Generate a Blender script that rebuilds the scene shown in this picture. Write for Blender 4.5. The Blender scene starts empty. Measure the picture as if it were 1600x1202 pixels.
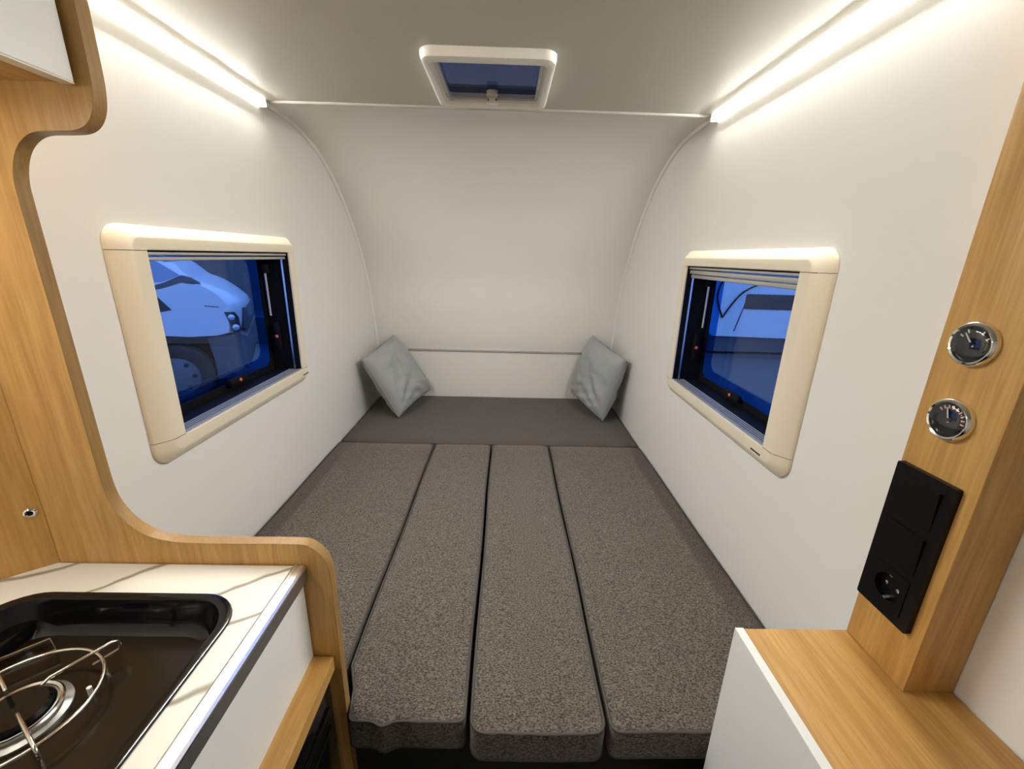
import bpy, bmesh, math, random
from mathutils import Vector, Matrix
from mathutils.geometry import tessellate_polygon
from mathutils import noise as mnoise

random.seed(4)
S = bpy.context.scene
COL = S.collection
PI = math.pi

# ------------------------------------------------------------------ camera
W, H = 1.45, 1.3145            # inner width, ceiling height above the mattress top (z = 0)
ZF = -0.50                     # caravan floor
ZG = -0.95                     # ground outside
cam_d = bpy.data.cameras.new('camera')
cam = bpy.data.objects.new('camera', cam_d)
COL.objects.link(cam)
cam_d.sensor_fit = 'HORIZONTAL'
cam_d.sensor_width = 36.0
cam_d.lens = 661.0927 / 1600 * 36
cam_d.clip_start = 0.02
pitch, yaw, roll = 0.293545, 0.018965, -0.026686
fw = Vector((math.sin(yaw) * math.cos(pitch), math.cos(yaw) * math.cos(pitch), -math.sin(pitch)))
rt = Vector((math.cos(yaw), -math.sin(yaw), 0))
dn = fw.cross(rt)
rt2 = math.cos(roll) * rt + math.sin(roll) * dn
dn2 = -math.sin(roll) * rt + math.cos(roll) * dn
cam.matrix_world = Matrix(((rt2.x, -dn2.x, -fw.x, 0.786044), (rt2.y, -dn2.y, -fw.y, -2.585517),
                           (rt2.z, -dn2.z, -fw.z, 0.863589), (0, 0, 0, 1)))
S.camera = cam

# ------------------------------------------------------------------ world, exposure
wd = bpy.data.worlds.new('dusk')
S.world = wd
wd.use_nodes = True
bgn = wd.node_tree.nodes['Background']
bgn.inputs[0].default_value = (0.27, 0.47, 1.0, 1)
bgn.inputs[1].default_value = 1.7
LED = 380.0
LED2 = 50.0
vs = S.view_settings
vs.view_transform = 'Standard'
vs.look = 'None'
vs.exposure = 0.0
vs.gamma = 1.0
vs.use_curve_mapping = False


# ------------------------------------------------------------------ materials
def newmat(name):
    m = bpy.data.materials.new(name)
    m.use_nodes = True
    nt = m.node_tree
    return m, nt, nt.nodes['Principled BSDF']


def pbr(name, col, rough=0.5, metal=0.0, bump=0.0, bscale=200.0, var=0.0, vscale=8.0, coat=0.0, spec=0.5):
    m, nt, p = newmat(name)
    p.inputs['Base Color'].default_value = (*col, 1)
    p.inputs['Roughness'].default_value = rough
    p.inputs['Metallic'].default_value = metal
    p.inputs['Coat Weight'].default_value = coat
    p.inputs['Specular IOR Level'].default_value = spec
    tc = nt.nodes.new('ShaderNodeTexCoord')
    nz = nt.nodes.new('ShaderNodeTexNoise')
    nz.inputs['Scale'].default_value = vscale
    nz.inputs['Detail'].default_value = 3
    nt.links.new(tc.outputs['Object'], nz.inputs['Vector'])
    mx = nt.nodes.new('ShaderNodeMix')
    mx.data_type = 'RGBA'
    mx.inputs[6].default_value = (*[c * (1 - var) for c in col], 1)
    mx.inputs[7].default_value = (*[min(1, c * (1 + var)) for c in col], 1)
    nt.links.new(nz.outputs['Fac'], mx.inputs[0])
    nt.links.new(mx.outputs[2], p.inputs['Base Color'])
    if bump:
        n2 = nt.nodes.new('ShaderNodeTexNoise')
        n2.inputs['Scale'].default_value = bscale
        nt.links.new(tc.outputs['Object'], n2.inputs['Vector'])
        b = nt.nodes.new('ShaderNodeBump')
        b.inputs['Strength'].default_value = bump
        b.inputs['Distance'].default_value = 0.002
        nt.links.new(n2.outputs['Fac'], b.inputs['Height'])
        nt.links.new(b.outputs['Normal'], p.inputs['Normal'])
    return m


def oak(name, axis, light=(0.63, 0.37, 0.112), dark=(0.46, 0.24, 0.060)):
    m, nt, p = newmat(name)
    p.inputs['Roughness'].default_value = 0.42
    tc = nt.nodes.new('ShaderNodeTexCoord')
    mp = nt.nodes.new('ShaderNodeMapping')
    sc = [1.0, 1.0, 1.0]
    sc[axis] = 0.055
    mp.inputs['Scale'].default_value = sc
    nt.links.new(tc.outputs['Object'], mp.inputs['Vector'])
    n1 = nt.nodes.new('ShaderNodeTexNoise')
    n1.inputs['Scale'].default_value = 42
    n1.inputs['Detail'].default_value = 6
    n1.inputs['Roughness'].default_value = 0.6
    n1.inputs['Distortion'].default_value = 0.6
    n2 = nt.nodes.new('ShaderNodeTexNoise')
    n2.inputs['Scale'].default_value = 260
    n2.inputs['Detail'].default_value = 2
    nt.links.new(mp.outputs[0], n1.inputs['Vector'])
    nt.links.new(mp.outputs[0], n2.inputs['Vector'])
    r1 = nt.nodes.new('ShaderNodeValToRGB')
    r1.color_ramp.elements[0].position = 0.32
    r1.color_ramp.elements[1].position = 0.66
    r1.color_ramp.elements[0].color = (*dark, 1)
    r1.color_ramp.elements[1].color = (*light, 1)
    nt.links.new(n1.outputs['Fac'], r1.inputs[0])
    r2 = nt.nodes.new('ShaderNodeValToRGB')
    r2.color_ramp.elements[0].position = 0.3
    r2.color_ramp.elements[1].position = 0.6
    r2.color_ramp.elements[0].color = (0.80, 0.76, 0.70, 1)
    r2.color_ramp.elements[1].color = (1, 1, 1, 1)
    nt.links.new(n2.outputs['Fac'], r2.inputs[0])
    mx = nt.nodes.new('ShaderNodeMix')
    mx.data_type = 'RGBA'
    mx.blend_type = 'MULTIPLY'
    mx.inputs[0].default_value = 0.8
    nt.links.new(r1.outputs[0], mx.inputs[6])
    nt.links.new(r2.outputs[0], mx.inputs[7])
    nt.links.new(mx.outputs[2], p.inputs['Base Color'])
    b = nt.nodes.new('ShaderNodeBump')
    b.inputs['Strength'].default_value = 0.12
    b.inputs['Distance'].default_value = 0.001
    nt.links.new(n2.outputs['Fac'], b.inputs['Height'])
    nt.links.new(b.outputs['Normal'], p.inputs['Normal'])
    return m


def fabric(name, c0, c1, scale=330.0, bump=0.6):
    m, nt, p = newmat(name)
    p.inputs['Roughness'].default_value = 0.95
    p.inputs['Specular IOR Level'].default_value = 0.15
    p.inputs['Sheen Weight'].default_value = 0.15
    tc = nt.nodes.new('ShaderNodeTexCoord')
    vo = nt.nodes.new('ShaderNodeTexVoronoi')
    vo.inputs['Scale'].default_value = scale
    nz = nt.nodes.new('ShaderNodeTexNoise')
    nz.inputs['Scale'].default_value = scale * 0.85
    nz.inputs['Detail'].default_value = 2
    nz.inputs['Roughness'].default_value = 0.7
    mp = nt.nodes.new('ShaderNodeMapping')
    mp.inputs['Scale'].default_value = (0.75, 1.25, 1.0)
    nt.links.new(tc.outputs['Object'], mp.inputs['Vector'])
    nt.links.new(mp.outputs[0], vo.inputs['Vector'])
    nt.links.new(mp.outputs[0], nz.inputs['Vector'])
    ra = nt.nodes.new('ShaderNodeValToRGB')
    ra.color_ramp.elements[0].position = 0.36
    ra.color_ramp.elements[1].position = 0.68
    ra.color_ramp.elements[0].color = (*c0, 1)
    ra.color_ramp.elements[1].color = (*c1, 1)
    nt.links.new(nz.outputs['Fac'], ra.inputs[0])
    nt.links.new(ra.outputs[0], p.inputs['Base Color'])
    b = nt.nodes.new('ShaderNodeBump')
    b.inputs['Strength'].default_value = bump
    b.inputs['Distance'].default_value = 0.0015
    nt.links.new(vo.outputs['Distance'], b.inputs['Height'])
    nt.links.new(b.outputs['Normal'], p.inputs['Normal'])
    return m


def marble(name):
    m, nt, p = newmat(name)
    p.inputs['Roughness'].default_value = 0.28
    tc = nt.nodes.new('ShaderNodeTexCoord')
    mp = nt.nodes.new('ShaderNodeMapping')
    mp.inputs['Rotation'].default_value = (0, 0, math.radians(62))
    nt.links.new(tc.outputs['Object'], mp.inputs['Vector'])
    wv = nt.nodes.new('ShaderNodeTexWave')
    wv.wave_type = 'BANDS'
    wv.bands_direction = 'X'
    wv.inputs['Scale'].default_value = 3.4
    wv.inputs['Distortion'].default_value = 3.0
    wv.inputs['Detail'].default_value = 3
    wv.inputs['Detail Scale'].default_value = 1.6
    wv.inputs['Phase Offset'].default_value = 1.3
    nt.links.new(mp.outputs[0], wv.inputs['Vector'])
    ra = nt.nodes.new('ShaderNodeValToRGB')
    e = ra.color_ramp.elements
    e[0].position = 0.0
    e[0].color = (0.73, 0.71, 0.64, 1)
    e[1].position = 0.955
    e[1].color = (0.73, 0.71, 0.64, 1)
    q = e.new(0.985)
    q.color = (0.46, 0.43, 0.36, 1)
    q = e.new(1.0)
    q.color = (0.26, 0.235, 0.18, 1)
    nt.links.new(wv.outputs['Fac'], ra.inputs[0])
    nt.links.new(ra.outputs[0], p.inputs['Base Color'])
    return m


def tinted(name, col, gloss=0.06, rough=0.02):
    m = bpy.data.materials.new(name)
    m.use_nodes = True
    nt = m.node_tree
    nt.nodes.remove(nt.nodes['Principled BSDF'])
    out = nt.nodes['Material Output']
    t = nt.nodes.new('ShaderNodeBsdfTransparent')
    t.inputs[0].default_value = (*col, 1)
    g = nt.nodes.new('ShaderNodeBsdfGlossy')
    g.inputs['Roughness'].default_value = rough
    lw = nt.nodes.new('ShaderNodeLayerWeight')
    lw.inputs['Blend'].default_value = 0.5
    pw = nt.nodes.new('ShaderNodeMath')
    pw.operation = 'POWER'
    pw.inputs[1].default_value = 4.0
    nt.links.new(lw.outputs['Facing'], pw.inputs[0])
    fr = nt.nodes.new('ShaderNodeMath')
    fr.operation = 'MULTIPLY_ADD'
    fr.inputs[1].default_value = 0.35
    fr.inputs[2].default_value = gloss * 0.3
    nt.links.new(pw.outputs[0], fr.inputs[0])
    mx = nt.nodes.new('ShaderNodeMixShader')
    nt.links.new(fr.outputs[0], mx.inputs[0])
    nt.links.new(t.outputs[0], mx.inputs[1])
    nt.links.new(g.outputs[0], mx.inputs[2])
    nt.links.new(mx.outputs[0], out.inputs['Surface'])
    return m


def frosted(name):
    m, nt, p = newmat(name)
    p.inputs['Base Color'].default_value = (0.9, 0.89, 0.86, 1)
    tr = nt.nodes.new('ShaderNodeBsdfTranslucent')
    tr.inputs[0].default_value = (0.9, 0.89, 0.86, 1)
    mx = nt.nodes.new('ShaderNodeMixShader')
    mx.inputs[0].default_value = 0.80
    nt.links.new(p.outputs[0], mx.inputs[1])
    nt.links.new(tr.outputs[0], mx.inputs[2])
    nt.links.new(mx.outputs[0], nt.nodes['Material Output'].inputs['Surface'])
    return m


def emitter(name, col, strength):
    m, nt, p = newmat(name)
    p.inputs['Base Color'].default_value = (0.9, 0.9, 0.9, 1)
    p.inputs['Emission Color'].default_value = (*col, 1)
    p.inputs['Emission Strength'].default_value = strength
    return m


M = dict(
    wall=pbr('white_wall_panel', (0.80, 0.785, 0.75), 0.42, var=0.012, vscale=3, bump=0.03, bscale=500),
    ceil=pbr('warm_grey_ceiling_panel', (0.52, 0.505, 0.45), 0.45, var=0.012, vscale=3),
    bead=pbr('white_plastic_bead', (0.86, 0.85, 0.81), 0.3),
    greytrim=pbr('grey_trim', (0.36, 0.34, 0.31), 0.4),
    cream=pbr('cream_plastic', (0.80, 0.715, 0.56), 0.38, var=0.02, vscale=5),
    white=pbr('white_laminate', (0.80, 0.81, 0.79), 0.35, var=0.01),
    hatchw=pbr('white_hatch_plastic', (0.86, 0.84, 0.79), 0.3),
    oakz=oak('oak_upright', 2), oaky=oak('oak_lengthwise', 1), oakx=oak('oak_crosswise', 0),
    oakedge=oak('oak_edge_painted_shade', 2, (0.36, 0.21, 0.070), (0.28, 0.155, 0.045)),  # oak darkened: the shade on the panel edge is put into its colour
    fab=fabric('charcoal_weave', (0.032, 0.027, 0.022), (0.185, 0.160, 0.134)),
    fab2=fabric('charcoal_weave_dark', (0.050, 0.044, 0.036), (0.100, 0.089, 0.075), 420),
    piping=pbr('dark_piping', (0.060, 0.054, 0.046), 0.8, bump=0.3, bscale=900),
    pillow=fabric('blue_grey_linen', (0.27, 0.285, 0.295), (0.36, 0.375, 0.385), 700, 0.25),
    marble=marble('white_marble_laminate'),
    alu=pbr('brushed_aluminium', (0.80, 0.80, 0.80), 0.28, 1.0),
    aludark=pbr('dark_aluminium', (0.30, 0.30, 0.29), 0.35, 0.8),
    chrome=pbr('chrome', (0.83, 0.83, 0.82), 0.08, 1.0),
    steel=pbr('steel_wire', (0.72, 0.69, 0.62), 0.18, 1.0),
    blackgloss=pbr('black_enamel', (0.004, 0.004, 0.004), 0.12, spec=0.35),
    tray=pbr('black_brown_enamel', (0.012, 0.008, 0.004), 0.20, spec=0.30),
    blackplastic=pbr('black_plastic', (0.004, 0.004, 0.004), 0.3, spec=0.22),
    rubber=pbr('black_rubber', (0.006, 0.006, 0.007), 0.7, spec=0.12),
    darkfloor=pbr('dark_floor', (0.012, 0.012, 0.012), 0.6, var=0.2, vscale=20),
    bedbase=pbr('dark_bed_base', (0.012, 0.011, 0.010), 0.8),
    red=pbr('red_dot', (0.80, 0.16, 0.10), 0.35),
    pink=pbr('pale_red_scale', (0.75, 0.42, 0.40), 0.5),
    dialwhite=pbr('dial_white', (0.75, 0.75, 0.72), 0.5),
    greyalu=pbr('grey_blind_rail', (0.46, 0.45, 0.41), 0.35, 0.3),
    pleat=pbr('pale_blue_pleats', (0.30, 0.33, 0.38), 0.6),
    pane=tinted('blue_acrylic', (0.72, 0.82, 0.96)),
    panerim=tinted('deep_blue_acrylic', (0.22, 0.52, 0.85), 0.10),
    glass=tinted('clear_glass', (0.96, 0.96, 0.96), 0.32),
    smoke=tinted('smoked_blue_acrylic', (0.175, 0.19, 0.225), 0.03),
    frosted=frosted('frosted_added_lip'),
    led=emitter('led_diffuser', (1.0, 0.975, 0.90), LED),
    led2=emitter('lamp_diffuser', (1.0, 0.945, 0.83), LED2),
    vanwhite=pbr('white_van_paint', (0.74, 0.76, 0.78), 0.3, coat=0.4),
    darkglass=pbr('dark_vehicle_glass', (0.03, 0.035, 0.05), 0.08),
    windscreen=pbr('sky_blue_windscreen', (0.30, 0.40, 0.55), 0.08),
    tyre=pbr('tyre_rubber', (0.02, 0.02, 0.022), 0.8),
    hub=pbr('grey_wheel_cover', (0.12, 0.13, 0.14), 0.4),
    lamp=pbr('headlamp_glass', (0.62, 0.66, 0.72), 0.12, 0.5),
    greyclad=pbr('grey_bumper_plastic', (0.10, 0.10, 0.11), 0.6),
    asphalt=pbr('grey_asphalt', (0.10, 0.096, 0.092), 0.7, var=0.25, vscale=2.0, bump=0.3, bscale=60),
    kerb=pbr('dark_low_wall', (0.09, 0.09, 0.09), 0.8, var=0.2, vscale=4),
    yardwall=pbr('pale_yard_wall', (0.12, 0.117, 0.12), 0.8, var=0.1, vscale=2),
)


# ------------------------------------------------------------------ mesh helpers
WL = {}


class MB:
    """collects geometry in world coordinates and links it as one mesh object"""

    def __init__(self):
        self.bm = bmesh.new()

    def box(self, x0, x1, y0, y1, z0, z1, bev=0.0, seg=2):
        r = bmesh.ops.create_cube(self.bm, size=1)
        vs_ = r['verts']
        for v in vs_:
            v.co = Vector(((x0 + x1) / 2 + v.co.x * (x1 - x0), (y0 + y1) / 2 + v.co.y * (y1 - y0),
                           (z0 + z1) / 2 + v.co.z * (z1 - z0)))
        if bev:
            es = {e for v in vs_ for e in v.link_edges}
            bmesh.ops.bevel(self.bm, geom=list(es), offset=bev, segments=seg, affect='EDGES', profile=0.5)
        return self

    def faces(self, verts, faces):
        vv = [self.bm.verts.new(v) for v in verts]
        for f in faces:
            if len(set(f)) > 2:
                try:
                    self.bm.faces.new([vv[i] for i in f])
                except ValueError:
                    pass
        return self

    def prism(self, outer, holes, d0, d1, fn):
        """2D outline (with holes) extruded from d0 to d1; fn(u, v, d) -> world point"""
        loops = [outer] + list(holes)
        flat = [p for l in loops for p in l]
        tris = tessellate_polygon([[Vector((p[0], p[1], 0)) for p in l] for l in loops])
        n = len(flat)
        verts = [fn(p[0], p[1], d0) for p in flat] + [fn(p[0], p[1], d1) for p in flat]
        fs = []
        for t in tris:
            fs.append(tuple(t))
            fs.append(tuple(i + n for i in reversed(t)))
        k = 0
        for l in loops:
            m = len(l)
            for i in range(m):
                a, b = k + i, k + (i + 1) % m
                fs.append((a, b, b + n, a + n))
            k += m
        return self.faces(verts, fs)

    def tube(self, pts, r, n=8, closed=False, cap=True):
        pts = [Vector(p) for p in pts]
        m = len(pts)
        rings = []
        up = None
        for i, p in enumerate(pts):
            if closed:
                t = (pts[(i + 1) % m] - pts[i - 1]).normalized()
            else:
                t = (pts[min(i + 1, m - 1)] - pts[max(i - 1, 0)]).normalized()
            if up is None:
                up = Vector((0, 0, 1)) if abs(t.z) < 0.9 else Vector((1, 0, 0))
            a = t.cross(up).normalized()
            b = a.cross(t).normalized()
            up = b
            rr = r[i] if isinstance(r, (list, tuple)) else r
            rings.append([self.bm.verts.new(p + rr * (math.cos(2 * PI * k / n) * a + math.sin(2 * PI * k / n) * b))
                          for k in range(n)])
        for i in range(m if closed else m - 1):
            A, B = rings[i], rings[(i + 1) % m]
            for k in range(n):
                self.bm.faces.new((A[k], A[(k + 1) % n], B[(k + 1) % n], B[k]))
        if cap and not closed:
            self.bm.faces.new(rings[0][::-1])
            self.bm.faces.new(rings[-1])
        return self

    def lathe(self, prof, fn, n=32, cap0=False, cap1=True):
        """prof: (radius, height); fn(x, y, h) -> world point"""
        rings = []
        for r, h in prof:
            rings.append([self.bm.verts.new(fn(r * math.cos(2 * PI * k / n), r * math.sin(2 * PI * k / n), h)) for k in range(n)])
        for A, B in zip(rings, rings[1:]):
            for k in range(n):
                self.bm.faces.new((A[k], A[(k + 1) % n], B[(k + 1) % n], B[k]))
        if cap0:
            self.bm.faces.new(rings[0][::-1])
        if cap1:
            self.bm.faces.new(rings[-1])
        return self

    def build(self, name, mat, parent=None, smooth=35, kind=None):
        bm = self.bm
        bmesh.ops.recalc_face_normals(bm, faces=bm.faces)
        lo = Vector([min(v.co[i] for v in bm.verts) for i in range(3)])
        hi = Vector([max(v.co[i] for v in bm.verts) for i in range(3)])
        o0 = Vector(((lo.x + hi.x) / 2, (lo.y + hi.y) / 2, lo.z))
        bmesh.ops.translate(bm, verts=bm.verts, vec=-o0)
        me = bpy.data.meshes.new(name)
        bm.to_mesh(me)
        bm.free()
        me.materials.append(mat)
        if smooth:
            me.shade_smooth()
            me.set_sharp_from_angle(angle=math.radians(smooth))
        o = bpy.data.objects.new(name, me)
        COL.objects.link(o)
        if parent is not None:
            o.parent = parent
            o.location = o0 - WL[parent.name]
        else:
            o.location = o0
        WL[o.name] = o0
        if kind:
            o['kind'] = kind
        return o


def tag(o, label, cat=None, group=None, kind=None):
    o['label'] = label
    if cat:
        o['category'] = cat
    if group:
        o['group'] = group
    if kind:
        o['kind'] = kind
    return o


def thing(name, loc, label, cat, group=None, kind=None):
    o = bpy.data.objects.new(name, None)
    COL.objects.link(o)
    o.empty_display_size = 0.05
    o.location = loc
    WL[o.name] = Vector(loc)
    return tag(o, label, cat, group, kind)


XYZ = lambda u, v, d: (u, v, d)          # outline in plan, extruded in z
XZ = lambda u, v, d: (u, d, v)           # outline in x-z, extruded in y
YZ = lambda u, v, d: (d, u, v)           # outline in y-z, extruded in x


def rrect(x0, x1, y0, y1, r, n=6):
    out = []
    for cx, cy, a0 in ((x1 - r, y1 - r, 0), (x0 + r, y1 - r, 90), (x0 + r, y0 + r, 180), (x1 - r, y0 + r, 270)):
        for k in range(n + 1):
            a = math.radians(a0 + 90 * k / n)
            out.append((cx + r * math.cos(a), cy + r * math.sin(a)))
    return out


def catmull(P, n=8):
    out = []
    P = [Vector(p) for p in P]
    for i in range(len(P) - 1):
        p0, p1, p2, p3 = P[max(i - 1, 0)], P[i], P[i + 1], P[min(i + 2, len(P) - 1)]
        for k in range(n):
            t = k / n
            out.append(0.5 * ((2 * p1) + (p2 - p0) * t + (2 * p0 - 5 * p1 + 4 * p2 - p3) * t * t + (3 * p1 - p0 - 3 * p2 + p3) * t ** 3))
    out.append(P[-1])
    return out


# ================================================================== SHELL
YB = -3.45                       # back end of the room, behind the camera
YP = -1.97                       # front face of the oak partition
WIN = [(-1.6445, -1.0445, 0.4417, 0.8565), (-1.6465, -1.0465, 0.4349, 0.8476)]   # opening y0,y1,z0,z1


def wall_hole(i):
    y0, y1, z0, z1 = WIN[i]
    return [(y0 - .012, z0 - .012), (y1 + .012, z0 - .012), (y1 + .012, z1 + .012), (y0 - .012, z1 + .012)]


b = MB()
b.prism([(-1.96, ZF), (0.06, ZF), (0.06, H + .04), (-1.96, H + .04)], [wall_hole(0)], -0.035, 0.0, YZ)
b.prism([(YB, ZF), (-1.955, ZF), (-1.955, H + .04), (YB, H + .04)], [], -0.155, -0.12, YZ)
b.build('wall_left', M['wall'], smooth=0, kind='structure')
b = MB()
b.prism([(YB, ZF), (0.06, ZF), (0.06, H + .04), (YB, H + .04)], [wall_hole(1)], W, W + 0.035, YZ)
b.build('wall_right', M['wall'], smooth=0, kind='structure')

prof = [(-1.035, H), (-0.94, H - .002), (-0.80, 1.300), (-0.65, 1.256), (-0.51, 1.18), (-0.37, 1.066), (-0.24, 0.913),
        (-0.13, 0.735), (-0.065, 0.54), (-0.022, 0.375), (0.0, 0.30)]
curve = [(p.x, p.y) for p in catmull([(a, c, 0) for a, c in prof], 6)]
outl = curve + [(0.0, -0.1), (0.0, ZF), (0.03, ZF), (0.03, 0.30)]
back = []
for i in range(len(curve) - 1, -1, -1):
    a, c = curve[i]
    p, q = curve[max(i - 1, 0)], curve[min(i + 1, len(curve) - 1)]
    t = Vector((q[0] - p[0], q[1] - p[1])).normalized()
    back.append((a - t.y * 0.03, c + t.x * 0.03))
MB().prism(curve + [(0.0, ZF), (0.03, ZF)] + back, [], 0.0, W, YZ).build('wall_front', M['wall'], smooth=30, kind='structure')
# ceiling with the hatch opening
HX0, HX1, HY0, HY1 = 0.594, 0.872, -1.412, -1.128
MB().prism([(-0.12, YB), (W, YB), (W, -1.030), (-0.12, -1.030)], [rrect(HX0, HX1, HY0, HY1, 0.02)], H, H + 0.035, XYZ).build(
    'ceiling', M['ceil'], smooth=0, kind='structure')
MB().box(-0.15, W + .03, YB, 0.03, ZF - .04, ZF).build('floor', M['darkfloor'], smooth=0, kind='structure')
MB().box(-0.15, W + .03, YB - .03, YB, ZF, H + .035).build('wall_back', M['wall'], smooth=0, kind='structure')

# beads where the curved end meets the side walls, joint strip under the ceiling, seam on the end wall
pts = [(a, c) for a, c in curve]
MB().tube([(0.004, a - .004, c - .003) for a, c in pts], 0.0085, 10).build('trim_1', M['bead'], kind='structure')
MB().tube([(W - 0.004, a - .004, c - .003) for a, c in pts], 0.0085, 10).build('trim_2', M['bead'], kind='structure')
b = MB()
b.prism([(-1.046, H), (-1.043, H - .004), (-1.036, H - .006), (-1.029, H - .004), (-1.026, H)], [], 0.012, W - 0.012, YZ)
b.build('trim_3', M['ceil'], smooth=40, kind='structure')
b = MB()
b.box(0.008, W - .008, -0.0075, 0.002, 0.290, 0.303, 0.002)
b.build('trim_4', M['greytrim'], kind='structure')


# ------------------------------------------------------------------ LED strips
def strip(side, y0, y1, label):
    s = (lambda d: d) if side == 0 else (lambda d: W - d)
    r = thing('led_strip_light', (s(0.01), (y0 + y1) / 2, H - .02), label, 'strip light', 'corner light strips')
    fn = lambda u, v, d: (s(u), d, v)
    MB().prism([(0.0005, H - .0005), (0.0145, H - .0005), (0.0118, H - .0022), (0.0022, H - .0118), (0.0005, H - .0145)], [], y0, y1, fn).build(
        'profile', M['bead'], r, 0)
    MB().prism([(0.0120, H - .0022), (0.0134, H - .0036), (0.0036, H - .0134), (0.0022, H - .0120)], [], y0 + .004, y1 - .004, fn).build(
        'diffuser', M['led'], r, 0)
    # lips added beside the diffuser to cut its spill on wall and ceiling
    L_ = .0066
    for (u0, v0, su, sv) in ((.0141, .0022, .0006, -.0006), (.0022, .0141, -.0006, .0006)):
        MB().prism([(u0, H - v0), (u0 + L_, H - v0 - L_), (u0 + L_ + su, H - v0 - L_ - sv), (u0 + su, H - v0 - sv)], [], y0, y1, fn).build('added_light_lip', M['frosted'], r, 0)
    b = MB()
    b.box(min(s(.0005), s(.022)), max(s(.0005), s(.022)), y1, y1 + .004, H - .022, H - .0005)
    b.build('end_cap', M['bead'], r, 0)


strip(0, -1.950, -1.055, 'glowing white light strip in the left ceiling corner, behind the oak partition')
strip(1, -2.02, -1.055, 'glowing white light strip along the right ceiling corner above the gauge post')

# ------------------------------------------------------------------ roof hatch
r = thing('roof_hatch', (0.733, -1.27, H), 'white framed roof hatch with dark blue pane and small latch', 'roof hatch')
ox0, ox1, oy0, oy1 = 0.573, 0.893, -1.455, -1.096


def ring_sweep(outer, inner, profile, fn, closed=True):
    b = MB()
    n = len(outer)
    rows = []
    for s_, d_ in profile:
        rows.append([b.bm.verts.new(fn(o[0] + (i[0] - o[0]) * s_, o[1] + (i[1] - o[1]) * s_, d_)) for o, i in zip(outer, inner)])
    for A, B in zip(rows, rows[1:]):
        for k in range(n if closed else n - 1):
            q = (k + 1) % n
            b.bm.faces.new((A[k], A[q], B[q], B[k]))
    return b


ro = rrect(ox0, ox1, oy0, oy1, 0.035, 8)
ri = rrect(HX0 + .004, HX1 - .004, HY0 + .004, HY1 - .004, 0.014, 8)
ring_sweep(ro, ri, [(0, H - .0005), (0, H - .010), (.12, H - .019), (.35, H - .022), (.8, H - .020), (1, H - .012), (1, H + .012)], XYZ).build(
    'frame', M['hatchw'], r, 40)
ri2 = rrect(HX0 + .0045, HX1 - .0045, HY0 + .0045, HY1 - .0045, 0.014, 8)
ri3 = rrect(HX0 + .014, HX1 - .014, HY0 + .012, HY1 - .020, 0.008, 8)
MB().prism(ri2, [ri3], H - .006, H + .006, XYZ).build('inner_frame', M['greyalu'], r, 40)
MB().prism(rrect(HX0 + .006, HX1 - .006, HY0 + .006, HY1 - .006, 0.008), [], H + .007, H + .012, XYZ).build('pane', M['smoke'], r, 0)
la = MB().box(0.716, 0.750, HY1 - .030, HY1 - .012, H - .022, H - .006, 0.003).build('latch', M['hatchw'], r, 40)
MB().lathe([(0.017, H + .004), (0.017, H - .006), (0.013, H - .010)], lambda x, y, h: (0.733 + x, HY1 - .046 + y * .8, h), 20).build('latch_knob', M['greyalu'], la, 40)
for xs in (0.721, 0.745):
    MB().box(xs - .003, xs + .003, HY1 - .0315, HY1 - .0298, H - .016, H - .009).build('screw', M['aludark'], la, 0)


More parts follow.
